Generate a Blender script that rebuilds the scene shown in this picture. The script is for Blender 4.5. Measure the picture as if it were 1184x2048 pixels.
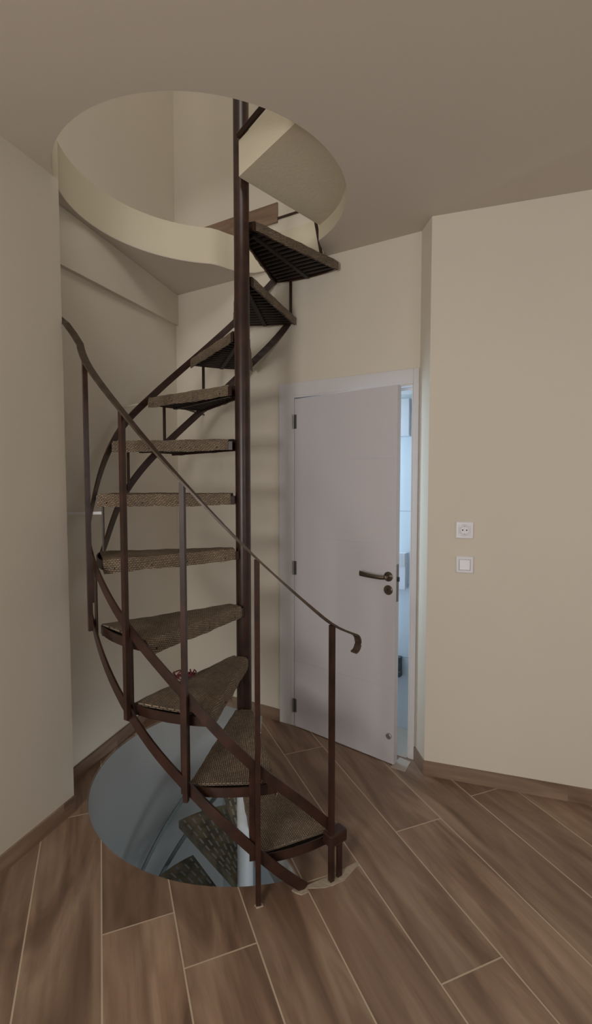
import bpy, bmesh, math, random
from math import sin, cos, radians as R, pi, hypot, atan2
from mathutils import Vector, Matrix
from mathutils.geometry import tessellate_polygon
random.seed(7)
for o in list(bpy.data.objects): bpy.data.objects.remove(o)
sc = bpy.context.scene
C = sc.collection

# ------------------------------------------------------------------ camera
cam = bpy.data.cameras.new('camera'); co = bpy.data.objects.new('camera', cam); C.objects.link(co)
co.location = (0, -2.4076, 1.5097)
co.rotation_euler = (pi/2 - 0.0552, 0, -0.10685)
cam.sensor_fit = 'VERTICAL'; cam.sensor_height = 36; cam.lens = 986.9/2048*36
cam.clip_start = 0.02
sc.camera = co
# ------------------------------------------------------------------ light and exposure
sc.view_settings.view_transform = 'Standard'
sc.view_settings.look = 'None'
sc.view_settings.exposure = -0.06
sc.view_settings.gamma = 1.0
sc.view_settings.use_curve_mapping = False
w = bpy.data.worlds.new('world'); sc.world = w; w.use_nodes = True
w.node_tree.nodes['Background'].inputs[0].default_value = (0.75, 0.85, 1, 1)
w.node_tree.nodes['Background'].inputs[1].default_value = 0.3
def area(name, loc, target, sx, sy, power, col):
    l = bpy.data.lights.new(name, 'AREA'); l.shape = 'RECTANGLE'; l.size = sx; l.size_y = sy
    l.energy = power; l.color = col
    o = bpy.data.objects.new(name, l); C.objects.link(o); o.location = loc
    o.rotation_euler = (Vector(target)-Vector(loc)).to_track_quat('-Z', 'Y').to_euler()
    return o
area('window_daylight', (-1.7, -3.95, 1.35), (0.4, 0.3, 1.15), 0.55, 0.5, 27, (1.0, 0.96, 0.92))
area('window_daylight_wide', (-1.6, -4.0, 1.8), (0.5, 0.3, 1.2), 1.1, 1.3, 32, (1.0, 0.95, 0.89))
area('right_fill', (1.6, -3.6, 1.6), (0.2, 0, 1.2), 0.9, 1.3, 11, (0.82, 0.91, 1.0))  # added cool fill to brighten the side walls; no window stands here
area('upstairs_fill', (-0.1, -2.4, 4.7), (0.1, 0.8, 3.5), 1.2, 1.0, 29, (1.0, 0.96, 0.91))  # unseen area light added to brighten the upper stairwell
area('bathroom_lamp', (0.47, 0.66, 1.25), (0.97, 0.33, 1.15), 0.10, 2.2, 9, (0.66, 0.86, 1.0))
area('lower_room_fill', (0.9, -2.0, -1.2), (0.0, 0.9, -1.0), 1.2, 1.0, 19, (0.90, 0.96, 1.0))  # unseen area light added so the storey below is lit

# ------------------------------------------------------------------ materials
def newmat(name):
    m = bpy.data.materials.new(name); m.use_nodes = True
    nt = m.node_tree; b = nt.nodes['Principled BSDF']
    return m, nt, b, nt.links
def plaster(name, col, rough=0.75, bump=0.04, var=0.04, scale=60):
    m, nt, b, L = newmat(name)
    tc = nt.nodes.new('ShaderNodeTexCoord')
    n = nt.nodes.new('ShaderNodeTexNoise'); n.inputs['Scale'].default_value = 1.3; n.inputs['Detail'].default_value = 3
    L.new(tc.outputs['Object'], n.inputs['Vector'])
    mx = nt.nodes.new('ShaderNodeMixRGB'); mx.inputs[1].default_value = (*[c*(1-var) for c in col], 1)
    mx.inputs[2].default_value = (*[min(1, c*(1+var)) for c in col], 1)
    L.new(n.outputs[0], mx.inputs[0]); L.new(mx.outputs[0], b.inputs['Base Color'])
    b.inputs['Roughness'].default_value = rough
    n2 = nt.nodes.new('ShaderNodeTexNoise'); n2.inputs['Scale'].default_value = scale; n2.inputs['Detail'].default_value = 4
    L.new(tc.outputs['Object'], n2.inputs['Vector'])
    bp = nt.nodes.new('ShaderNodeBump'); bp.inputs['Strength'].default_value = bump; bp.inputs['Distance'].default_value = 0.01
    L.new(n2.outputs[0], bp.inputs['Height']); L.new(bp.outputs[0], b.inputs['Normal'])
    return m
def metal(name, col, rough=0.4, metallic=0.0, var=0.35, scale=25, bump=0.1):
    m, nt, b, L = newmat(name)
    tc = nt.nodes.new('ShaderNodeTexCoord')
    n = nt.nodes.new('ShaderNodeTexNoise'); n.inputs['Scale'].default_value = scale; n.inputs['Detail'].default_value = 5
    L.new(tc.outputs['Object'], n.inputs['Vector'])
    r = nt.nodes.new('ShaderNodeValToRGB')
    r.color_ramp.elements[0].position = .35; r.color_ramp.elements[1].position = .7
    r.color_ramp.elements[0].color = (*[c*(1-var) for c in col], 1)
    r.color_ramp.elements[1].color = (*[c*(1+var) for c in col], 1)
    L.new(n.outputs[0], r.inputs[0]); L.new(r.outputs[0], b.inputs['Base Color'])
    b.inputs['Roughness'].default_value = rough; b.inputs['Metallic'].default_value = metallic
    bp = nt.nodes.new('ShaderNodeBump'); bp.inputs['Strength'].default_value = bump; bp.inputs['Distance'].default_value = 0.003
    L.new(n.outputs[0], bp.inputs['Height']); L.new(bp.outputs[0], b.inputs['Normal'])
    return m
CREAM = (0.68, 0.625, 0.535)
M_wall = plaster('cream_paint', CREAM)
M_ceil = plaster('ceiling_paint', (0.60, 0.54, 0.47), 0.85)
M_slab = plaster('stairwell_plaster', (0.66, 0.60, 0.465), 0.8, 0.1)
M_upper = plaster('upstairs_paint', (0.64, 0.60, 0.53))
M_lower = plaster('blue_grey_plaster', (0.37, 0.40, 0.415), 0.8, 0.1, 0.08)
M_well = plaster('grey_well_plaster', (0.36, 0.365, 0.36), 0.8, 0.1, 0.08)
M_white = plaster('white_lacquer', (0.62, 0.60, 0.635), 0.35, 0.0, 0.01)
M_frame = plaster('white_frame_lacquer', (0.66, 0.645, 0.66), 0.4, 0.0, 0.01)
M_plastic = plaster('white_plastic', (0.80, 0.80, 0.84), 0.25, 0.0, 0.005)
M_steel = metal('dark_red_brown_painted_steel', (0.036, 0.0145, 0.010), 0.36, 0.0, .35, 18, .1)
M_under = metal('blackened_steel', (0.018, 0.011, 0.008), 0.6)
M_rail = metal('worn_handrail_steel', (0.075, 0.05, 0.035), 0.45, 0.3)
M_grey = metal('pale_grey_painted_steel', (0.58, 0.60, 0.61), 0.5, 0.0, .12, 8)
M_dgrey = metal('dull_grey_steel_bar', (0.17, 0.20, 0.20), 0.6, 0.0, .2, 8)
M_bronze = metal('aged_nickel', (0.20, 0.165, 0.13), 0.28, 0.9, .1)
M_hinge = metal('satin_hinge_steel', (0.22, 0.21, 0.20), 0.4, 0.8, .1)
M_chrome = metal('satin_chrome', (0.5, 0.5, 0.52), 0.3, 0.8, .05)
M_dark = metal('dark_plastic', (0.02, 0.02, 0.02), 0.5)
M_cord = metal('dark_red_cord', (0.12, 0.015, 0.02), 0.7, 0, .3, 60)
M_boxd = metal('dark_grey_sheet', (0.06, 0.08, 0.09), 0.4, 0.2)
M_screw = metal('screw_head', (0.01, 0.008, 0.007), 0.5)

def woodtile(name, grout=True, tint=1.0):
    m, nt, b, L = newmat(name)
    N = nt.nodes.new
    def math_(op, a, b_=None):
        n = N('ShaderNodeMath'); n.operation = op
        for i, v in enumerate((a, b_)):
            if v is None: continue
            if hasattr(v, 'links'): L.new(v, n.inputs[i])
            else: n.inputs[i].default_value = v
        return n.outputs[0]
    tc = N('ShaderNodeTexCoord'); sp = N('ShaderNodeSeparateXYZ'); L.new(tc.outputs['Object'], sp.inputs[0])
    X, Y, Z = sp.outputs
    if grout:
        cp, s_ = cos(.2706), sin(.2706)
        u = math_('ADD', math_('MULTIPLY', X, cp), math_('MULTIPLY', Y, s_))
        v = math_('ADD', math_('MULTIPLY', X, -s_), math_('MULTIPLY', Y, cp))
        ur = math_('DIVIDE', math_('SUBTRACT', u, 0.046), 0.2385)
        row = math_('FLOOR', ur)
        # joints of each row, read off the floor
        LEN = 1.37
        joints = {-5: -1.3, -4: -1.3, -3: -.615, -2: -.834, -1: -.22, 0: -.665, 1: -1.17, 2: -.557, 3: .0, 4: -.48, 5: .0}
        ramp = N('ShaderNodeValToRGB'); ramp.color_ramp.interpolation = 'CONSTANT'
        el = ramp.color_ramp.elements
        rows = list(range(-12, 14))
        for i, k in enumerate(rows):
            off = (joints.get(k, (k*0.37) % 1.22) % LEN)/LEN
            pos = (k+12)/26 + (0.0002 if i else 0)
            e = el[0] if i == 0 else (el[1] if i == 1 else el.new(pos))
            e.position = pos
            e.color = (off, off, off, 1)
        f = math_('DIVIDE', math_('ADD', math_('ADD', row, 12.0), 0.5), 26.0)
        L.new(f, ramp.inputs[0])
        sep = N('ShaderNodeSeparateColor'); L.new(ramp.outputs[0], sep.inputs[0])
        vr = math_('SUBTRACT', math_('DIVIDE', v, LEN), sep.outputs[0])
        col = math_('FLOOR', vr)
        fu = math_('FRACT', ur); fv = math_('FRACT', vr)
        du = math_('MULTIPLY', math_('MINIMUM', fu, math_('SUBTRACT', 1.0, fu)), 0.2385)
        dv = math_('MULTIPLY', math_('MINIMUM', fv, math_('SUBTRACT', 1.0, fv)), LEN)
        d = math_('MINIMUM', du, dv)
        g = N('ShaderNodeMapRange'); g.inputs[1].default_value = 0.0019; g.inputs[2].default_value = 0.0032
        g.inputs[3].default_value = 1; g.inputs[4].default_value = 0
        L.new(d, g.inputs[0]); groutf = g.outputs[0]
    else:
        u = math_('MULTIPLY', Z, 1.0)
        v = math_('ADD', X, math_('MULTIPLY', Y, 0.6))
        row = math_('FLOOR', math_('MULTIPLY', v, 2.2)); col = math_('MULTIPLY', row, 0.7); groutf = None
    idn = N('ShaderNodeCombineXYZ'); L.new(row, idn.inputs[0]); L.new(col, idn.inputs[1])
    wn = N('ShaderNodeTexWhiteNoise'); wn.noise_dimensions = '3D'; L.new(idn.outputs[0], wn.inputs[0])
    # grain
    pv = N('ShaderNodeCombineXYZ')
    L.new(math_('ADD', math_('MULTIPLY', u, 6.5), math_('MULTIPLY', wn.outputs[0], 31.0)), pv.inputs[0])
    L.new(math_('MULTIPLY', v, 1.3), pv.inputs[1]); L.new(math_('MULTIPLY', row, 3.1), pv.inputs[2])
    n1 = N('ShaderNodeTexNoise'); n1.inputs['Scale'].default_value = 1.0; n1.inputs['Detail'].default_value = 5; n1.inputs['Distortion'].default_value = 1.6
    L.new(pv.outputs[0], n1.inputs['Vector'])
    r1 = N('ShaderNodeValToRGB'); e = r1.color_ramp.elements
    e[0].position = .33; e[0].color = (0.13*tint, 0.070*tint, 0.042*tint, 1)
    e[1].position = .66; e[1].color = (0.40*tint, 0.275*tint, 0.19*tint, 1)
    q = e.new(.5); q.color = (0.26*tint, 0.16*tint, 0.105*tint, 1)
    L.new(n1.outputs[0], r1.inputs[0])
    pv2 = N('ShaderNodeCombineXYZ')
    L.new(math_('ADD', math_('MULTIPLY', u, 38.0), math_('MULTIPLY', wn.outputs[0], 70.0)), pv2.inputs[0])
    L.new(math_('MULTIPLY', v, 2.2), pv2.inputs[1])
    n2 = N('ShaderNodeTexNoise'); n2.inputs['Scale'].default_value = 1.0; n2.inputs['Detail'].default_value = 6
    L.new(pv2.outputs[0], n2.inputs['Vector'])
    mr = N('ShaderNodeMapRange'); mr.inputs[1].default_value = .25; mr.inputs[2].default_value = .75
    mr.inputs[3].default_value = .82; mr.inputs[4].default_value = 1.18; L.new(n2.outputs[0], mr.inputs[0])
    # large soft grey patches of the print
    n3 = N('ShaderNodeTexNoise'); n3.inputs['Scale'].default_value = 2.2; n3.inputs['Detail'].default_value = 2
    L.new(tc.outputs['Object'], n3.inputs['Vector'])
    mg = N('ShaderNodeMixRGB'); mg.inputs[2].default_value = (0.30*tint, 0.215*tint, 0.16*tint, 1)
    m3 = math_('MULTIPLY', n3.outputs[0], 0.55); L.new(m3, mg.inputs[0]); L.new(r1.outputs[0], mg.inputs[1])
    vm = N('ShaderNodeVectorMath'); vm.operation = 'SCALE'
    pm = math_('ADD', math_('MULTIPLY', wn.outputs[0], 0.22), 0.89)
    L.new(mg.outputs[0], vm.inputs[0]); L.new(math_('MULTIPLY', mr.outputs[0], pm), vm.inputs['Scale'])
    last = vm.outputs[0]
    if groutf is not None:
        mx = N('ShaderNodeMixRGB'); L.new(groutf, mx.inputs[0]); L.new(last, mx.inputs[1])
        mx.inputs[2].default_value = (0.56, 0.45, 0.33, 1); last = mx.outputs[0]
        bp = N('ShaderNodeBump'); bp.inputs['Strength'].default_value = .25; bp.inputs['Distance'].default_value = .002; bp.invert = True
        L.new(groutf, bp.inputs['Height']); L.new(bp.outputs[0], b.inputs['Normal'])
    L.new(last, b.inputs['Base Color'])
    b.inputs['Roughness'].default_value = 0.42
    return m
M_floor = woodtile('wood_look_floor_tiles')
M_base = woodtile('wood_look_skirting_tiles', False, 0.85)
M_pale = plaster('pale_threshold_tile', (0.47, 0.40, 0.34), .5, 0.02)
M_grout = plaster('rough_grout', (0.42, 0.35, 0.27), .9, 0.4)

def weave(name):
    m, nt, b, L = newmat(name)
    uv = nt.nodes.new('ShaderNodeUVMap'); 
    br = nt.nodes.new('ShaderNodeTexBrick'); br.inputs['Scale'].default_value = 1
    br.inputs['Brick Width'].default_value = 0.0125; br.inputs['Row Height'].default_value = 0.0075
    br.inputs['Mortar Size'].default_value = 0.0013; br.inputs['Mortar Smooth'].default_value = 0.6
    br.inputs['Color1'].default_value = (0.32, 0.245, 0.17, 1); br.inputs['Color2'].default_value = (0.215, 0.16, 0.11, 1)
    br.inputs['Mortar'].default_value = (0.045, 0.03, 0.02, 1)
    L.new(uv.outputs[0], br.inputs['Vector'])
    tc = nt.nodes.new('ShaderNodeTexCoord')
    n = nt.nodes.new('ShaderNodeTexNoise'); n.inputs['Scale'].default_value = 7; n.inputs['Detail'].default_value = 5
    L.new(tc.outputs['Object'], n.inputs['Vector'])
    mr = nt.nodes.new('ShaderNodeMapRange'); mr.inputs[1].default_value = .3; mr.inputs[2].default_value = .7
    mr.inputs[3].default_value = .75; mr.inputs[4].default_value = 1.25; L.new(n.outputs[0], mr.inputs[0])
    vm = nt.nodes.new('ShaderNodeVectorMath'); vm.operation = 'SCALE'
    L.new(br.outputs[0], vm.inputs[0]); L.new(mr.outputs[0], vm.inputs['Scale']); L.new(vm.outputs[0], b.inputs['Base Color'])
    inv = nt.nodes.new('ShaderNodeMath'); inv.operation = 'SUBTRACT'; inv.inputs[0].default_value = 1; L.new(br.outputs['Fac'], inv.inputs[1])
    bp = nt.nodes.new('ShaderNodeBump'); bp.inputs['Strength'].default_value = 1; bp.inputs['Distance'].default_value = .004
    L.new(inv.outputs[0], bp.inputs['Height']); L.new(bp.outputs[0], b.inputs['Normal'])
    b.inputs['Roughness'].default_value = .85
    return m
M_weave = weave('woven_seagrass')
def dashplate(name):
    m, nt, b, L = newmat(name)
    tc = nt.nodes.new('ShaderNodeTexCoord')
    n = nt.nodes.new('ShaderNodeTexNoise'); n.inputs['Scale'].default_value = 12; n.inputs['Detail'].default_value = 6
    L.new(tc.outputs['Object'], n.inputs['Vector'])
    r = nt.nodes.new('ShaderNodeValToRGB'); r.color_ramp.elements[0].position = .35; r.color_ramp.elements[1].position = .7
    r.color_ramp.elements[0].color = (0.13, 0.115, 0.085, 1); r.color_ramp.elements[1].color = (0.34, 0.29, 0.20, 1)
    L.new(n.outputs[0], r.inputs[0]); L.new(r.outputs[0], b.inputs['Base Color']); b.inputs['Roughness'].default_value = .6
    return m
M_plate = dashplate('dirty_tread_plate')
M_dash = metal('worn_bright_dash', (0.42, 0.44, 0.44), .4, .3, .1)
def bathtile(name):
    m, nt, b, L = newmat(name)
    tc = nt.nodes.new('ShaderNodeTexCoord')
    mp = nt.nodes.new('ShaderNodeMapping'); mp.inputs['Rotation'].default_value = (R(90), 0, 0); L.new(tc.outputs['Object'], mp.inputs[0])
    br = nt.nodes.new('ShaderNodeTexBrick'); br.offset = 0
    br.inputs['Scale'].default_value = 1; br.inputs['Brick Width'].default_value = .6; br.inputs['Row Height'].default_value = .45
    br.inputs['Mortar Size'].default_value = .003
    br.inputs['Color1'].default_value = (.74, .80, .84, 1); br.inputs['Color2'].default_value = (.72, .79, .84, 1); br.inputs['Mortar'].default_value = (.5, .57, .62, 1)
    L.new(mp.outputs[0], br.inputs['Vector']); L.new(br.outputs[0], b.inputs['Base Color']); b.inputs['Roughness'].default_value = .3
    return m
M_tile = bathtile('white_bathroom_tile')

# ------------------------------------------------------------------ helpers
def link(name, bm, mat, parent=None, smooth=False, bevel=0.0):
    me = bpy.data.meshes.new(name)
    bmesh.ops.recalc_face_normals(bm, faces=bm.faces[:])
    bm.to_mesh(me); bm.free()
    for m in (mat if isinstance(mat, (list, tuple)) else [mat]): me.materials.append(m)
    if smooth:
        for p in me.polygons: p.use_smooth = True
        me.set_sharp_from_angle(angle=R(35))
    o = bpy.data.objects.new(name, me); C.objects.link(o)
    if parent: o.parent = parent; o.matrix_parent_inverse = Matrix.Translation(-parent.location) if parent.location.length > 0 and parent.type == 'EMPTY' else Matrix()
    if bevel:
        md = o.modifiers.new('bevel', 'BEVEL'); md.width = bevel; md.segments = 2; md.limit_method = 'ANGLE'
    return o
def struct(name, bm, mat, parent=None, **k):
    o = link(name, bm, mat, parent, **k)
    if parent is None: o['kind'] = 'structure'
    return o
def tag(o, label, cat, group=None):
    o['label'] = label; o['category'] = cat
    if group: o['group'] = group
    return o
def empty(name, loc=(0, 0, 0)):
    o = bpy.data.objects.new(name, None); C.objects.link(o); o.location = loc; o.empty_display_size = .1
    bpy.context.view_layer.update()
    return o
def prism(bm, pts, z0, z1, mi=0):
    """extruded polygon, pts ccw; z0 / z1 numbers or lists"""
    n = len(pts)
    a = z0 if hasattr(z0, '__len__') else [z0]*n; b = z1 if hasattr(z1, '__len__') else [z1]*n
    lo = [bm.verts.new((p[0], p[1], a[i])) for i, p in enumerate(pts)]
    hi = [bm.verts.new((p[0], p[1], b[i])) for i, p in enumerate(pts)]
    fs = []
    for t in tessellate_polygon([[Vector((p[0], p[1], 0)) for p in pts]]):
        fs.append(bm.faces.new([lo[i] for i in t])); fs.append(bm.faces.new([hi[i] for i in t]))
    for i in range(n):
        j = (i+1) % n
        fs.append(bm.faces.new((lo[i], lo[j], hi[j], hi[i])))
    for f in fs: f.material_index = mi
def holed(bm, outer, hole, z0, z1):
    """slab with one hole"""
    polys = [[Vector((*p, 0)) for p in outer], [Vector((*p, 0)) for p in hole]]
    allp = list(outer)+list(hole)
    lo = [bm.verts.new((p[0], p[1], z0)) for p in allp]; hi = [bm.verts.new((p[0], p[1], z1)) for p in allp]
    for t in tessellate_polygon(polys):
        for vs in (lo, hi):
            try: bm.faces.new([vs[i] for i in t])
            except ValueError: pass
    for s, n in ((0, len(outer)), (len(outer), len(hole))):
        for i in range(n):
            a, b = s+i, s+(i+1) % n
            bm.faces.new((lo[a], lo[b], hi[b], hi[a]))
def seg(bm, p0, p1, th, z0, z1):
    """wall piece from p0 to p1, thickness th to the LEFT of the direction"""
    d = Vector((p1[0]-p0[0], p1[1]-p0[1])).normalized(); n = Vector((-d.y, d.x))*th
    prism(bm, [p0, p1, (p1[0]+n.x, p1[1]+n.y), (p0[0]+n.x, p0[1]+n.y)], z0, z1)
def box(bm, c, sx, sy, sz, rot=0.0, mi=0):
    r = bmesh.ops.create_cube(bm, size=1, matrix=Matrix.Translation(c) @ Matrix.Rotation(rot, 4, 'Z') @ Matrix.Diagonal((sx, sy, sz, 1)))
    for v in r['verts']:
        for f in v.link_faces: f.material_index = mi
def sweep(bm, pts, frames, prof, closed_ends=True):
    """loft a closed 2-D profile along pts; frames = [(axisA, axisB)]"""
    rings = []
    for p, (a, b) in zip(pts, frames):
        rings.append([bm.verts.new(Vector(p)+a*x+b*y) for x, y in prof])
    n = len(prof)
    for r0, r1 in zip(rings, rings[1:]):
        for i in range(n): bm.faces.new((r0[i], r0[(i+1) % n], r1[(i+1) % n], r1[i]))
    if closed_ends: bm.faces.new(rings[0]); bm.faces.new(rings[-1][::-1])
def tube(bm, pts, r, seg_=8):
    pts = [Vector(p) for p in pts]; fr = []
    up = Vector((0, 0, 1))
    for i in range(len(pts)):
        t = (pts[min(i+1, len(pts)-1)]-pts[max(i-1, 0)]).normalized()
        ref = up if abs(t.z) < .95 else Vector((1, 0, 0))
        a = t.cross(ref).normalized(); b = t.cross(a).normalized(); fr.append((a, b))
    rr = r if hasattr(r, '__len__') else [r]*len(pts)
    rings = []
    for p, (a, b), q in zip(pts, fr, rr):
        rings.append([bm.verts.new(p+a*cos(2*pi*k/seg_)*q+b*sin(2*pi*k/seg_)*q) for k in range(seg_)])
    for r0, r1 in zip(rings, rings[1:]):
        for i in range(seg_): bm.faces.new((r0[i], r0[(i+1) % seg_], r1[(i+1) % seg_], r1[i]))
    bm.faces.new(rings[0]); bm.faces.new(rings[-1][::-1])
def lathe(bm, prof, c, axis, n=28):
    """prof = [(radius, along)] about axis through c"""
    axis = Vector(axis).normalized(); ref = Vector((0, 0, 1)) if abs(axis.z) < .9 else Vector((1, 0, 0))
    a = axis.cross(ref).normalized(); b = axis.cross(a).normalized(); c = Vector(c)
    rings = [[bm.verts.new(c+axis*h+(a*cos(2*pi*k/n)+b*sin(2*pi*k/n))*max(r, 1e-4)) for k in range(n)] for r, h in prof]
    for r0, r1 in zip(rings, rings[1:]):
        for i in range(n): bm.faces.new((r0[i], r0[(i+1) % n], r1[(i+1) % n], r1[i]))
    bm.faces.new(rings[0]); bm.faces.new(rings[-1][::-1])
B_ = bmesh.new
def P(r, deg, z): return Vector((r*cos(R(deg)), r*sin(R(deg)), z))

# ------------------------------------------------------------------ the setting
CEIL, SLAB = 2.826, 3.034
BW = lambda x: .842-.745*x                      # back wall line
AL = lambda y: -.917+.386*y                     # alcove wall line
CORN = (-.460, 1.185)                           # alcove / back wall corner
RET = (.932, BW(.932)); RC = (.932, .007)       # return, right wall start
RE = (3.2, -1.042)                              # right wall end
NC = (-.787, -.10)                              # near left corner
LE = (-2.62, -4.25)
RR = (1.9, -4.25)
NCB = (AL(-.10), -.10)
room = [NC, LE, RR, RE, RC, RET, CORN, NCB]
e = Vector((.802, -.597)); nn = Vector((.597, .802))
HX = Vector((.300, BW(.300)))                   # hinge side of the opening
DW = .757                                       # opening width along the wall
def bw(s, d=0.0): q = HX+e*s+nn*d; return (q.x, q.y)

# floor with its stairwell opening (a disc less the landing wedge)
FC, FR = (.024, .180), .801
def on_fc(t): return (FC[0]+FR*cos(R(t)), FC[1]+FR*sin(R(t)))
arc = [on_fc(t) for t in range(82, 284, 3)]
arc = [p for p in arc if not (p[0] > .205 and p[1] < 0)]
hole = arc + [(.201, -.585), (.03, -.10), (.06, .05)]
outer_f = [(-2.7, -4.3), (2.0, -4.3), (3.3, -1.1), (1.2, .02), (.95, .30), (.99, .34), (.50, .72), (-.46, 1.30), (-.62, 1.2), (-1.1, -.05), (-.95, -.12)]
bm = B_(); holed(bm, outer_f, hole[::-1], -.012, 0); struct('floor', bm, M_floor)
bm = B_(); holed(bm, outer_f, [(FC[0]+(x-FC[0])*.997, FC[1]+(y-FC[1])*.997) for x, y in hole[::-1]], -.208, -.0121); struct('ceiling_lower', bm, M_well)
# grout patches at the feet of the first step
bm = B_()
prism(bm, [(.20, -.655), (.30, -.66), (.375, -.635), (.447, -.565), (.45, -.545), (.36, -.59), (.25, -.635)], .0003, .0025)
for cx, cy, r in ((.047, -.712, .016), (.205, -.66, .03), (.325, -.632, .026), (.36, -.612, .02)):
    prism(bm, [(cx+r*(1+.3*random.uniform(-1, 1))*cos(t*pi/6), cy+.7*r*(1+.3*random.uniform(-1, 1))*sin(t*pi/6)) for t in range(12)], .0002, .004)
struct('trim_1', bm, M_grout)

# ceiling with the round opening; on the far right the opening runs flush into the back wall
CC, CR = (-.161, .001), .651
hole_c = []
for t in range(0, 360, 4):
    dx, dy = cos(R(t)), sin(R(t)); r = CR
    if 26 <= t <= 92:
        rw = (.842-.02-.745*CC[0]-CC[1])/(dy+.745*dx)
        k = min(1, (t-30)/5, (92-t)/24); k = max(0, k); k = k*k*(3-2*k)
        r = CR+(max(CR, rw)-CR)*k
    hole_c.append((CC[0]+r*dx, CC[1]+r*dy))
outer_c = [(-2.62, -4.25), (1.9, -4.25), (3.2, -1.042), (.932, .007), (.932, .147), (-.46, 1.185), (-.956, -.10), (-.787, -.10)]
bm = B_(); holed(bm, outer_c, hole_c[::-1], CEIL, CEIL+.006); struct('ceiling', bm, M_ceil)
bm = B_(); holed(bm, outer_c, hole_c[::-1], CEIL+.0061, SLAB); struct('ceiling_opening', bm, M_slab, smooth=True)
# landing wedge inside the opening, its underside a little above the ceiling
wA, wB = Vector((.208+.01, -.435+.08)).normalized(), Vector((.422, .309+.06)).normalized()
t0, t1 = Vector((-.01, -.075)), Vector((.004, -.06))
wedge = [tuple(t0), tuple(t0+wA*.56)] + [(CC[0]+.70*cos(R(a)), CC[1]+.70*sin(R(a))) for a in range(-42, 22, 6)] + [tuple(t1+wB*.64), tuple(t1)]
bm = B_(); prism(bm, wedge, 2.905, 3.062); struct('ceiling_landing', bm, M_slab)

# walls
def wall(name, pts, z0, z1, mat, th=.12):
    bm = B_()
    for a, b in zip(pts, pts[1:]): seg(bm, a, b, th, z0, z1)
    return struct(name, bm, mat)
wall('wall_left', [LE, NC], 0, CEIL, M_wall)
bm = B_(); prism(bm, [NC, NCB, (NCB[0], -.28), (-.93, -.36)], 0, CEIL); struct('wall_left_return', bm, M_wall)
wall('wall_alcove', [NCB, CORN], 0, 5.4, M_wall)
bm = B_()
seg(bm, CORN, bw(0), .14, 0, 5.4); seg(bm, bw(0), bw(DW), .14, 2.05, 5.4); seg(bm, bw(DW), RET, .14, 0, 5.4)
struct('wall_back', bm, M_wall)
bm = B_(); prism(bm, [RET, RC, RE, (RE[0]+.06, RE[1]+.13), (1.05, .12), (1.05, .06)][::-1], 0, CEIL+.1); struct('wall_right', bm, M_wall)
bm = B_(); seg(bm, RR, RE, -.12, 0, CEIL); struct('wall_side', bm, M_wall)
bm = B_()   # rear wall with the window openings behind the camera
seg(bm, LE, (-1.9, -4.25), -.12, 0, CEIL); seg(bm, (-1.9, -4.25), (-.6, -4.25), -.12, 0, 1.0); seg(bm, (-1.9, -4.25), (-.6, -4.25), -.12, 2.5, CEIL)
seg(bm, (-.6, -4.25), RR, -.12, 0, CEIL)
struct('wall_rear', bm, M_wall)
# sloping bulkhead along the top of the alcove wall
bm = B_()
q0, q1 = Vector((AL(-.10), -.10)), Vector(CORN)
d = (q1-q0).normalized(); no = Vector((d.y, -d.x))*.028
prism(bm, [tuple(q0), tuple(q0+no), tuple(q1+no*.8-d*.0), tuple(q1)], [2.54, 2.54, 2.62, 2.62], [CEIL-.001]*4)
struct('wall_alcove_bulkhead', bm, M_wall)
# upstairs shell
bm = B_()
seg(bm, RET, (2.2, -1.0), .12, SLAB, 5.4); seg(bm, (2.2, -1.0), (1.4, -3.6), .12, SLAB, 5.4); seg(bm, (1.4, -3.6), (-2.2, -3.6), .12, SLAB, 5.4)
seg(bm, (-2.2, -3.6), NCB, .12, SLAB, 5.4)
struct('wall_upstairs', bm, M_upper)
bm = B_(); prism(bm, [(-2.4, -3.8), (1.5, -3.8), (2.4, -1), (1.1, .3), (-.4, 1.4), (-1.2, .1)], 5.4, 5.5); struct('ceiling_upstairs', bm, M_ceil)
# storey below
bm = B_()
LB = -3.03
seg(bm, NCB, CORN, .12, LB, -.21); seg(bm, CORN, (1.6, BW(1.6)), .12, LB, -.21); seg(bm, (1.6, BW(1.6)), (2.0, -3.4), .12, LB, -.21)
seg(bm, (2.0, -3.4), (-2.0, -3.4), .12, LB, -.21); seg(bm, (-2.0, -3.4), NCB, .12, LB, -.21)
struct('wall_lower', bm, M_lower)
# curved wall that carries on down from the left rim of the opening
for i_, (a0, a1) in enumerate(((100, 140), (140, 176), (176, 204))):
    bm = B_()
    cin = [(FC[0]+(FR-.001)*cos(R(t)), FC[1]+(FR-.001)*sin(R(t))) for t in range(a0, a1+1, 4)]
    cout = [(FC[0]+(FR+.03)*cos(R(t)), FC[1]+(FR+.03)*sin(R(t))) for t in range(a0, a1+1, 4)]
    prism(bm, cin+cout[::-1], LB, -.2085); struct(('wall_lower_back', 'wall_lower_left', 'wall_lower_front')[i_], bm, M_well, smooth=True)
bm = B_(); prism(bm, [(-2.2, -3.6), (2.3, -3.6), (1.9, -.2), (-.5, 1.5), (-1.3, .1)], LB-.1, LB); struct('floor_lower', bm, M_lower)
bm = B_(); seg(bm, (.38, BW(.38)-.001), (.42, BW(.42)-.001), -.03, LB, -.21); struct('trim_2', bm, M_dgrey)

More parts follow.
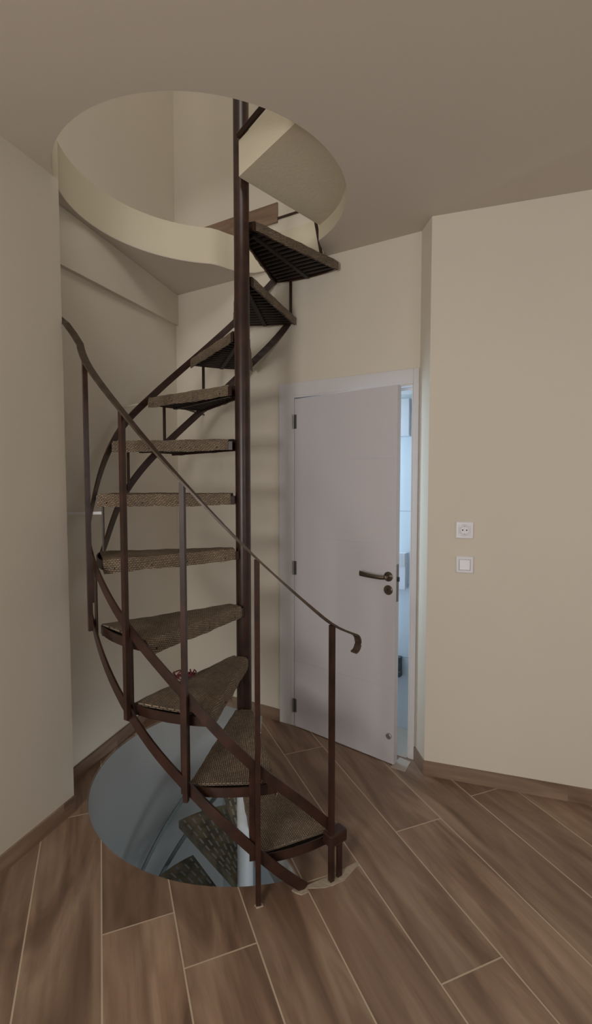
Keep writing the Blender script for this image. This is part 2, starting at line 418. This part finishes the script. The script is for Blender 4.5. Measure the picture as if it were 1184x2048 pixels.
# skirtings
def skirt(name, a, b, h=.074, z=0, th=.010, zl=None):
    bm = B_(); seg(bm, a, b, -th, z, z+h); struct(name, bm, M_base)
skirt('baseboard_left', LE, NC)
skirt('baseboard_alcove', NCB, CORN)
skirt('baseboard_back', (CORN[0]+.01, CORN[1]-.005), bw(-.083))
skirt('baseboard_return', (.932, .145), (.932, -.003)) 
skirt('baseboard_right', RC, RE)
bm = B_(); seg(bm, (-.44, BW(-.44)), (.222, BW(.222)), -.012, 3.10, 3.215); struct('baseboard_upstairs', bm, M_base)
bm = B_(); seg(bm, (.222, BW(.222)), (.40, BW(.40)), -.006, 3.118, 3.13); struct('trim_3', bm, M_steel)

# door frame
bm = B_()
def wbox(s0, s1, d0, d1, z0, z1, mi=0): prism(bm, [bw(s0, d0), bw(s1, d0), bw(s1, d1), bw(s0, d1)], z0, z1, mi)
wbox(-.085, 0, -.012, .0, 0, 2.125); wbox(DW, DW+.030, -.012, 0, 0, 2.125); wbox(0, DW, -.012, 0, 2.045, 2.125)
wbox(-.0, .022, -.012, .14, 0, 2.045); wbox(DW-.007, DW, -.012, .14, 0, 2.045); wbox(.022, DW-.007, -.012, .14, 2.035, 2.045)
wbox(.022, .034, .03, .14, 0, 2.035); wbox(.034, DW-.007, .03, .14, 2.02, 2.035)
struct('trim_4', bm, M_frame, bevel=.002)
bm = B_(); prism(bm, [bw(.02, -.015), bw(DW-.01, -.015), bw(DW-.01, .30), bw(.02, .30)], .0003, .0035); struct('trim_5', bm, M_pale)
bm = B_(); prism(bm, [(.775, .085), (.84, .035), (.90, .12), (.855, .17)], .0003, .003); struct('trim_6', bm, M_pale)

# door leaf, ajar
hx, fx = Vector((.312, .588)), Vector((.792, .101))
dd = (fx-hx).normalized(); dn = Vector((-dd.y, dd.x))      # dn points away from the camera side
LWD = .690
def dl(s, d=0.0): q = hx+dd*s+dn*d; return (q.x, q.y)
bm = B_()
cuts = [.006, .42, 1.19, 1.195, 1.648, 1.652, 2.025]
prism(bm, [dl(0, .002), dl(LWD, .002), dl(LWD, .038), dl(0, .038)], .006, 2.025)
for z0, z1 in ((.006, .419), (.422, 1.192), (1.195, 1.648), (1.651, 2.025)):
    prism(bm, [dl(0, 0), dl(LWD, 0), dl(LWD, .0019), dl(0, .0019)], z0, z1)
door = struct('door_1', bm, M_white)
def D3(s, d, z): x, y = dl(s, d); return Vector((x, y, z))
axn = Vector((-dn.x, -dn.y, 0)); axd = Vector((dd.x, dd.y, 0))
bm = B_(); lathe(bm, [(.026, 0), (.026, .005), (.023, .008), (.011, .009), (.010, .045), (0.004, .047)], D3(.648, 0, 1.022), axn)
pts = [D3(.648, -.040, 1.022), D3(.625, -.046, 1.020), D3(.58, -.050, 1.022), D3(.53, -.050, 1.026), D3(.498, -.048, 1.030)]
fr = [(Vector((0, 0, 1)), axn)]*5
ws = [.011, .0105, .011, .013, .015]
rings = []
for p_, w_ in zip(pts, ws):
    rings.append([bm.verts.new(p_+Vector((0, 0, 1))*w_*cos(2*pi*k/12)+axn*.006*sin(2*pi*k/12)) for k in range(12)])
for r0, r1 in zip(rings, rings[1:]):
    for i in range(12): bm.faces.new((r0[i], r0[(i+1) % 12], r1[(i+1) % 12], r1[i]))
bm.faces.new(rings[0]); bm.faces.new(rings[-1][::-1])
link('door_handle', bm, M_bronze, door, smooth=True)
bm = B_(); lathe(bm, [(.026, 0), (.026, .005), (.022, .009), (.0, .009)], D3(.648, 0, .950), axn)
lk = link('lock_rosette', bm, M_bronze, door, smooth=True)
bm = B_(); lathe(bm, [(.005, 0), (.005, .0008), (.0, .0008)], D3(.648, -.0092, .954), axn, 14); box(bm, D3(.648, -.0096, .944), .003, .0012, .014, atan2(dd.y, dd.x))
link('keyhole', bm, M_dark, lk)
bm = B_(); lathe(bm, [(.016, 0), (.016, .010), (.013, .013), (.0, .013)], D3(.662, 0, .157), axn)
link('magnet_catch', bm, M_chrome, door, smooth=True)
bm = B_(); box(bm, D3(LWD+.0006, .020, .99), .0016, .022, .20, atan2(dd.y, dd.x)); lp = link('latch_plate', bm, M_hinge, door)
bm = B_(); box(bm, D3(LWD+.005, .020, 1.01), .010, .012, .024, atan2(dd.y, dd.x)); link('latch_bolt', bm, M_dark, lp)
for z in (1.89, 1.0, .135):
    bm = B_(); tube(bm, [D3(-.004, -.006, z-.042), D3(-.004, -.006, z+.042)], .0062, 12)
    box(bm, D3(.006, -.0005, z), .020, .002, .084, atan2(dd.y, dd.x))
    link('hinge', bm, M_hinge, door)

# bathroom seen through the gap
bm = B_(); wbox2 = lambda s0, s1, d0, d1, z0, z1: prism(bm, [bw(s0, d0), bw(s1, d0), bw(s1, d1), bw(s0, d1)], z0, z1)
wbox2(-.30, 1.2, .30, .34, 0, 2.45); o = struct('wall_bathroom', bm, M_tile)
bm = B_(); wbox2(1.2, 1.24, .14, .34, 0, 2.45); wbox2(-.34, -.30, .14, .34, 0, 2.45); struct('wall_bathroom_side', bm, M_tile)
bm = B_(); wbox2(-.34, 1.24, .14, .34, 2.45, 2.5); struct('ceiling_bathroom', bm, M_tile)
bm = B_(); wbox2(-.34, 1.24, .141, .34, -.012, 0); struct('floor_bathroom', bm, M_pale)

# ------------------------------------------------------------------ sockets
rn = Vector((-.4626, -1)).normalized(); rd = Vector((-rn.y, rn.x))
if rd.x < 0: rd = -rd
rrot = atan2(rd.y, rd.x)
def plate(name, c, label, cat):
    x, z = c; y = .439-.4626*x
    base = Vector((x, y, z)); n3 = Vector((rn.x, rn.y, 0)); d3 = Vector((rd.x, rd.y, 0))
    o = empty(name, base)
    tag(o, label, cat, None)
    bm = B_()
    def ring(h, a, b_):
        return [bm.verts.new(base+n3*h+d3*sx*a+Vector((0, 0, sz*b_))) for sx, sz in ((-1, -1), (1, -1), (1, 1), (-1, 1))]
    rs = [ring(0.0, .042, .042), ring(.009, .042, .042), ring(.013, .038, .038), ring(.013, .028, .028), ring(.007, .0275, .0275)]
    for r0, r1 in zip(rs, rs[1:]):
        for i in range(4): bm.faces.new((r0[i], r0[(i+1) % 4], r1[(i+1) % 4], r1[i]))
    bm.faces.new(rs[0]); bm.faces.new(rs[-1])
    link('frame', bm, M_plastic, o)
    return o, base, n3, d3
o, base, n3, d3 = plate('power_socket', (1.094, 1.285), 'white square wall socket with a round recess, above the light switch', 'socket')
bm = B_()
lathe(bm, [(.0275*1.0, .0071), (.0275, .0125), (.0215, .0150), (.0200, .0140), (.0200, .0080), (.0, .0080)], base, n3, 32)
link('socket_insert', bm, M_plastic, o, smooth=True)
for sx in (-.0095, .0095):
    bm = B_(); lathe(bm, [(.0036, 0.0081), (.0036, .0088), (0, .0088)], base+d3*sx, n3, 12)
    link('contact_hole', bm, M_dark, o)
for sz in (-.0185, .0185):
    bm = B_(); box(bm, base+n3*.0105+Vector((0, 0, sz)), .007, .005, .003, rrot); link('earth_clip', bm, M_hinge, o)
o, base, n3, d3 = plate('light_switch', (1.097, 1.113), 'white square light switch with a single rocker, below the socket', 'switch')
bm = B_()
vs = [bm.verts.new(base+n3*h+d3*x+Vector((0, 0, z))) for h, x, z in ((.0071, -.027, -.027), (.0071, .027, -.027), (.0071, .027, .027), (.0071, -.027, .027), (.0175, -.0245, -.0245), (.0175, .0245, -.0245), (.0130, .0245, .0245), (.0130, -.0245, .0245))]
for f in ((0, 1, 2, 3), (4, 5, 6, 7), (0, 1, 5, 4), (1, 2, 6, 5), (2, 3, 7, 6), (3, 0, 4, 7)): bm.faces.new([vs[i] for i in f])
link('rocker', bm, M_plastic, o, bevel=.001)

# things on the bathroom wall, in the gap of the door
def bathbox(name, s0, s1, z0, z1, dep, mat, label, cat):
    o = empty(name, (*bw((s0+s1)/2, .30), z0)); tag(o, label, cat)
    bm = B_(); prism(bm, [bw(s0, .30-dep), bw(s1, .30-dep), bw(s1, .2999), bw(s0, .2999)], z0, z1); link('body', bm, mat, o, bevel=.002)
    return o
o = bathbox('wall_cabinet', .40, .648, 1.80, 2.02, .03, M_plastic, 'white cabinet high on the bathroom wall, seen in the door gap', 'cabinet')
bm = B_(); prism(bm, [bw(.402, .266), bw(.646, .266), bw(.646, .2699), bw(.402, .2699)], 1.803, 2.017); link('cabinet_door', bm, M_plastic, o)
o = bathbox('soap_dispenser', .52, .640, .88, 1.10, .05, M_plastic, 'white soap dispenser on the bathroom wall, seen in the door gap', 'dispenser')
bm = B_(); prism(bm, [bw(.522, .244), bw(.638, .244), bw(.638, .2499), bw(.522, .2499)], 1.02, 1.098); link('dispenser_cover', bm, M_frame, o)
o = bathbox('grey_wall_box', .50, .612, .37, .455, .04, M_boxd, 'dark grey box low on the bathroom wall, seen in the door gap', 'box')
bm = B_(); prism(bm, [bw(.50, .256), bw(.613, .256), bw(.613, .2999), bw(.50, .2999)], .335, .364); link('lower_tray', bm, M_boxd, o)
bm = B_(); prism(bm, [bw(.50, .254), bw(.613, .254), bw(.613, .2999), bw(.50, .2999)], .364, .370); link('pale_lip', bm, M_hinge, o)

# ------------------------------------------------------------------ spiral staircase
stair = empty('spiral_staircase', (0, 0, 0))
tag(stair, 'dark brown steel spiral staircase with carpeted treads, rising through the round ceiling opening', 'staircase')
RT = .662
front = [0, -55.7, -80, -100.9, -122.7, -149, -171, -193.1, -219.1, -243.2, -266, -287.9]
back = [0, -86.6, -107.7, -129.3, -153, -175, -204, -232.5, -248.2, -274.8, -298.3, -323.8]
ztop = [0]+[.158+.262*k for k in range(11)]
ztop[4] -= .012; ztop[11] -= .012
bm = B_(); lathe(bm, [(.0365, .0), (.0365, 4.6)], (0, 0, 0), (0, 0, 1), 32)
link('centre_pole', bm, M_steel, stair, smooth=True)
def interp(tab, a):
    for (a0, z0), (a1, z1) in zip(tab, tab[1:]):
        if a1 <= a <= a0: return z0+(z1-z0)*(a0-a)/(a0-a1)
    return tab[0][1] if a > tab[0][0] else tab[-1][1]
low = [(-71.4, .006), (-79.5, .094), (-86.3, .18), (-97.3, .314), (-107.7, .434), (-119.7, .558), (-128.9, .665), (-139.9, .786), (-152, .921), (-172, 1.06), (-188.4, 1.176), (-202.4, 1.43), (-218.5, 1.62), (-235.3, 1.80), (-249.7, 1.961), (-265, 2.138), (-275.2, 2.262), (-289.4, 2.423), (-297.3, 2.533), (-313.9, 2.728), (-318, 2.78)]
upp = [(-62, .205), (-73, .35), (-85.5, .482), (-97, .626), (-107.5, .764), (-119.2, .894), (-129.4, .99), (-138.8, 1.085), (-148, 1.171), (-160, 1.27), (-176, 1.40), (-189.3, 1.606), (-197.9, 1.728), (-206.7, 1.839), (-222, 1.995), (-243.6, 2.236), (-266.5, 2.501), (-285.5, 2.742), (-296, 2.86), (-309, 2.97)]
def smoothtab(tab, step=3.0, it=4):
    a0, a1 = tab[0][0], tab[-1][0]; n = int((a0-a1)/step)
    A = [a0+(a1-a0)*i/n for i in range(n+1)]; Z = [interp(tab, a) for a in A]
    for _ in range(it): Z = [Z[0]]+[(Z[i-1]+2*Z[i]+Z[i+1])/4 for i in range(1, n)]+[Z[-1]]
    return list(zip(A, Z))
low = smoothtab(low); upp = smoothtab(upp)
def helix(name, tab, r, hw, th, mat, parent, flat=False, extra_start=(), extra_end=()):
    bm = B_(); pts = [P(r, a, z) for a, z in tab]
    pts = list(extra_start)+pts+list(extra_end)
    fr = []
    for i, p in enumerate(pts):
        t = (pts[min(i+1, len(pts)-1)]-pts[max(i-1, 0)]).normalized()
        rad = Vector((p.x, p.y, 0)).normalized(); rad = (rad-t*rad.dot(t)).normalized(); up = t.cross(rad).normalized()
        if up.z < 0: up = -up
        fr.append((rad, up))
    a, b = (hw, th) if flat else (th, hw)
    sweep(bm, pts, fr, [(-a, -b), (a, -b), (a, b), (-a, b)])
    return link(name, bm, mat, parent, smooth=False)
RB = .693
helix('lower_stringer', low, RB, .019, .004, M_steel, stair)
helix('upper_stringer', upp, RB, .018, .004, M_steel, stair)

def tread_xy(k_f, k_b, s, t, ri=.036, ro=RT, hw_i=.036):
    """s: 0 pole..1 rim, t: 0 back..1 front"""
    af, ab = k_f, k_b; am = (af+ab)/2
    mid = Vector((cos(R(am)), sin(R(am)))); tan = Vector((-mid.y, mid.x))   # tan points to larger angle = front
    inner = mid*ri+tan*hw_i*(2*t-1)
    a = ab+(af-ab)*t; outer = Vector((cos(R(a)), sin(R(a))))*ro
    return inner+(outer-inner)*s
def make_tread(af, ab, zt, k):
    # steel frame: outer rim, two side bars, underside ribs
    bm = B_()
    n = 10
    ztf = zt-.013
    def strip(pts, h, th, up_=0):
        for p, q in zip(pts, pts[1:]):
            d = (q-p).normalized(); m = Vector((-d.y, d.x))*th
            prism(bm, [tuple(p), tuple(q), tuple(q+m), tuple(p+m)], ztf-h, ztf+up_)
    rim = [tread_xy(af, ab, 1.006, i/n) for i in range(n+1)]
    strip(rim, .030, .005, .006)
    strip([tread_xy(af, ab, .0, .97), tread_xy(af, ab, 1.0, .985)], .040, .005)
    strip([tread_xy(af, ab, .0, .03), tread_xy(af, ab, 1.0, .015)], .040, -.005)
    t = link('tread', bm, M_steel, stair)
    # ribs
    bm = B_(); m = 13
    for i in range(m):
        s = .14+.83*i/(m-1)
        p, q = tread_xy(af, ab, s, .04), tread_xy(af, ab, s, .96)
        d = (q-p).normalized(); w_ = Vector((-d.y, d.x))*.0065
        prism(bm, [tuple(p-w_), tuple(q-w_), tuple(q+w_), tuple(p+w_)], ztf-.030, ztf-.008)
    p, q = tread_xy(af, ab, .1, .5), tread_xy(af, ab, .99, .5); d = (q-p).normalized(); w_ = Vector((-d.y, d.x))*.011
    prism(bm, [tuple(p-w_), tuple(q-w_), tuple(q+w_), tuple(p+w_)], ztf-.036, ztf-.0081)
    link('rib_grille', bm, M_under, t)
    # woven carpet wrapped over both long edges
    bm = B_(); uvl = bm.loops.layers.uv.new('UVMap')
    ns = 36; lipf = .058; lipb = .052
    rnd = random.Random(100+k)
    ph = [rnd.uniform(0, 6.28) for _ in range(8)]
    def ring(s):
        # outer profile from back lip bottom over the top to front lip bottom, then the inner profile back
        out, inn, dist = [], [], []
        wob = .0012*sin(s*17+ph[0])+.0008*sin(s*47+ph[1])
        wob2 = .0016*sin(s*13+ph[2])+.0013*sin(s*37+ph[3])
        bx = tread_xy(af, ab, s, 0); fx_ = tread_xy(af, ab, s, 1); wd = (fx_-bx); L_ = wd.length; wd = wd/L_
        taper = .85+.15*min(1, s*4+.2)
        def add(off, dz, ioff, idz, dd_):
            q = bx+wd*off; out.append((q.x, q.y, zt+dz)); q = bx+wd*ioff; inn.append((q.x, q.y, zt+idz)); dist.append(dd_)
        o_ = .006
        add(-o_+wob, -lipb*taper+wob2, 0+wob, -lipb*taper+wob2, 0)
        add(-o_+wob, -.03, 0+wob, -.03, .022)
        add(-o_+wob, -.012, 0+wob, -.014, .040)
        add(-o_+.008, -.002+wob, .008, -.011, .055)
        for i in range(1, 9):
            f = i/9.0; q = .008+(L_-.016)*f
            z = .0016*sin(f*9+s*11+ph[4])+.0014*sin(f*17-s*21+ph[5])
            add(q, z, q, -.0115, .055+q)
        add(L_+o_-.008, -.002+wob, L_-.008, -.011, .055+L_)
        add(L_+o_+wob, -.014, L_, -.015, .070+L_)
        add(L_+o_+wob, -.034, L_, -.034, .09+L_)
        add(L_+o_+wob, -lipf*taper+wob2, L_, -lipf*taper+wob2, .113+L_)
        return out, inn, dist, L_
    prev = None
    for j in range(ns+1):
        s = .03+.968*j/ns
        out, inn, dist, L_ = ring(s)
        if j == ns:   # ragged outer end
            out = [(x*(1+.004*rnd.uniform(-1, 1)), y*(1+.004*rnd.uniform(-1, 1)), z) for x, y, z in out]
        loop = [bm.verts.new(q) for q in out]+[bm.verts.new(q) for q in inn[::-1]]
        dl_ = [x-L_/2 for x in dist]; dl_ = dl_+dl_[::-1]
        cur = (loop, dl_, s*RT)
        if prev:
            n_ = len(loop)
            for i in range(n_):
                i2 = (i+1) % n_
                f = bm.faces.new((prev[0][i], prev[0][i2], loop[i2], loop[i]))
                uvs = [(prev[1][i], prev[2]), (prev[1][i2], prev[2]), (cur[1][i2], cur[2]), (cur[1][i], cur[2])]
                for lp_, u_ in zip(f.loops, uvs): lp_[uvl].uv = (u_[1], u_[0])
        else:
            for i in range(len(out)-1): bm.faces.new((loop[i], loop[i+1], loop[-2-i], loop[-1-i]))
        prev = cur
    loop = prev[0]; no_ = len(out)
    for i in range(no_-1):
        f = bm.faces.new((loop[i], loop[i+1], loop[-2-i], loop[-1-i]))
        for lp_ in f.loops: lp_[uvl].uv = (lp_.vert.co.x*.9+lp_.vert.co.y, lp_.vert.co.z)
    cp = link('carpet_cover', bm, M_weave, t, smooth=True)
    # tacks along the front lip
    for s in (.12, .42, .68, .93):
        bm = B_()
        p_ = tread_xy(af, ab, s, 1); q_ = tread_xy(af, ab, s, 0); d_ = (p_-q_).normalized()
        lathe(bm, [(.004, 0), (.003, .002), (0, .0025)], (p_.x+d_.x*.006, p_.y+d_.y*.006, zt-.04), (d_.x, d_.y, 0), 8)
        link('tack', bm, M_screw, t)
    return t
for k in range(1, 12): make_tread(front[k], back[k], ztop[k], k)

# balusters
hr = [(-53.5, .935), (-62.5, .985), (-75.3, 1.125), (-86.4, 1.255), (-97, 1.39), (-106.9, 1.522), (-117, 1.65), (-128, 1.785), (-139, 1.90), (-150, 2.00), (-160, 2.09)]
hr_s = smoothtab(hr, 2.5, 3)
RH = .711
bal = [(-62.8, .0, RH), (-86.3, 0.0, RH), (-107.0, .385, RH), (-127.4, .64, RH), (-151, .915, RH)]
for a, z0, r in bal:
    bm = B_(); zt = interp(hr_s, a)-.004
    box(bm, P(r, a, (z0+zt)/2), .018, .018, zt-z0, R(a)); link('baluster', bm, M_steel, stair)
    if z0 > .1 or a < -80:
        zl, zu = interp(low, a), interp(upp, a)
        bm = B_(); box(bm, P(RB-.008, a-1.0, (zl-.03+zu)/2), .006, .034, zu-zl+.03, R(a)); link('strut', bm, M_steel, stair)
bm = B_(); box(bm, P(RH, -59.6, .075), .010, .022, .15, R(-59.6)); link('strut', bm, M_steel, stair)
bm = B_(); box(bm, P(.70, -60.6, .165), .05, .085, .05, R(-60)); link('end_cap', bm, M_steel, stair, bevel=.008)
# struts hanging between the treads and the lower stringer
for a in (-163, -186, -207, -229, -250, -295.4):
    zl = interp(low, a); cand = [ztop[k]-.022 for k in range(1, 12) if back[k]-1 <= a <= front[k]+1 and ztop[k] > zl+.05]
    if not cand: cand = [interp(upp, a)]
    zu = min(cand) if cand else zl+.25
    bm = B_(); box(bm, P(RB-.012, a, (zl+zu)/2), .007, .016, zu-zl, R(a)); link('strut', bm, M_steel, stair)
    bm = B_()
bm = B_(); tube(bm, [P(.600, -318.5, 2.764), P(.555, -316, 3.02)], .009, 4); link('strut', bm, M_steel, stair)
# handrail: flat bar on the slope, curled at the bottom, reaching the wall at the top
scroll = []
c0 = P(RH, -53.5, .935)
t_ = (P(RH, -53.5, .935)-P(RH, -58, .96)).normalized()
hd = Vector((t_.x, t_.y, 0)).normalized()
for i in range(9, 0, -1):
    a = i/9*R(205)
    scroll.append(c0+hd*(.020*sin(a)+.004*i/9)+Vector((0, 0, -.022*(1-cos(a))-.003*i)))
tail = [P(.735, -166, 2.15), P(.775, -172, 2.215), Vector((-.835, .03, 2.275)), Vector((-.862, .07, 2.30)), Vector((-.884, .098, 2.300))]
helix('handrail', hr_s, RH, .0145, .0035, M_rail, stair, flat=True, extra_start=scroll, extra_end=tail)
# anchor bars into the walls
bm = B_(); tube(bm, [P(.69, -228, 1.985), Vector((-.262, 1.030, 1.985))], .006, 8); link('wall_anchor', bm, M_steel, stair)
bm = B_(); box(bm, (-.785, .115, 1.370), .19, .012, .014, R(8)); o_ = link('wall_anchor', bm, M_plastic, stair); o_['label'] = 'white wall anchor'
bm = B_(); tube(bm, [P(.69, -219.5, 1.965), (-.690, .595, 1.962)], .0045, 8); o_ = link('wall_anchor', bm, M_wall, stair); o_['label'] = 'cream wall anchor'
# bar along the edge of the landing, at the foot of the next flight
bm = B_()
p0 = t0+wA*.0; 
tube(bm, [Vector((t0.x, t0.y-.004, 3.08)), Vector((*(t0+wA*.30), 3.10)), Vector((*(t0+wA*.56), 3.10))], .014, 6); link('landing_edge_bar', bm, M_steel, stair)

# red cord tangle lying at the back of the fourth tread's neighbour
bm = B_(); rnd = random.Random(5)
c = P(.40, -127.5, ztop[3]+.008)
for i in range(9):
    a0 = rnd.uniform(0, 6.28); r0 = rnd.uniform(.01, .03); pts = []
    cx, cy = c.x+rnd.uniform(-.035, .035), c.y+rnd.uniform(-.012, .012)
    for j in range(12):
        a = a0+j*.5; r_ = r0*(1+.3*sin(j*1.3+i))
        pts.append((cx+r_*cos(a)+.002*j*cos(a0), cy+.5*r_*sin(a), c.z+.002+abs(.034*sin(j*.45+i))*(.35+.65*rnd.random())))
    tube(bm, pts, .0028, 6)
tag(link('cord_tangle', bm, M_cord, smooth=True), 'tangle of dark red cord lying on a carpeted tread near its back edge', 'cord')

# ------------------------------------------------------------------ flight below
low_st = empty('lower_spiral_staircase', (0, 0, LB))
tag(low_st, 'grey steel spiral staircase with dirty raised-dash treads, seen down through the floor opening', 'staircase')
bm = B_(); lathe(bm, [(.040, LB+.001), (.040, -.002)], (0, 0, 0), (0, 0, 1), 28); link('centre_pole', bm, M_grey, low_st, smooth=True)
lt = [(-.26, 106, 74), (-.52, 127, 96), (-.78, 150, 119), (-1.04, 174, 142), (-1.30, 198, 166), (-1.56, 222, 190), (-1.82, 246, 214), (-2.08, 270, 238), (-2.34, 294, 262), (-2.60, 318, 286), (-2.86, 342, 310)]
for z, af, ab in lt:
    bm = B_()
    poly = [tread_xy(af, ab, 0, 0)]+[tread_xy(af, ab, 1, i/8) for i in range(9)]+[tread_xy(af, ab, 0, 1)]
    prism(bm, [tuple(p) for p in poly], z-.006, z)
    for t in (.0, 1.0):
        p, q = tread_xy(af, ab, 0, t), tread_xy(af, ab, 1, t); d = (q-p).normalized(); m_ = Vector((-d.y, d.x))*(.004 if t < .5 else -.004)
        prism(bm, [tuple(p), tuple(q), tuple(q+m_), tuple(p+m_)], z-.045, z-.0061)
    rows = 7
    for i in range(rows):
        t = (i+.5)/rows
        s = .10+(i % 2)*.05
        while s < .95:
            p = tread_xy(af, ab, s, t); q = tread_xy(af, ab, min(.97, s+.078), t)
            wdt = (tread_xy(af, ab, s, 1)-tread_xy(af, ab, s, 0)).length/rows
            if wdt > .012 or i % 2 == 0:
                d = (q-p).normalized(); w_ = Vector((-d.y, d.x))*.0048
                prism(bm, [tuple(p-w_), tuple(q-w_), tuple(q+w_), tuple(p+w_)], z, z+.002, 1)
            s += .118
    link('tread', bm, [M_plate, M_dash], low_st)
for off, nm in ((.03, 'upper_stringer'), (-.22, 'lower_stringer')):
    tab = [(360-(360-af), z+off) for z, af, ab in lt]
    bm = B_(); A = [94+2.5*i for i in range(100)]
    pts = []
    for a in A:
        z = -.26-(a-106)/23.3*.26+off
        if LB+.02 < z < -.03: pts.append(P(RB, a, z))
    fr = [(Vector((p.x, p.y, 0)).normalized(), Vector((0, 0, 1))) for p in pts]
    sweep(bm, pts, fr, [(-.004, -.018), (.004, -.018), (.004, .018), (-.004, .018)]); link(nm, bm, M_dgrey, low_st)
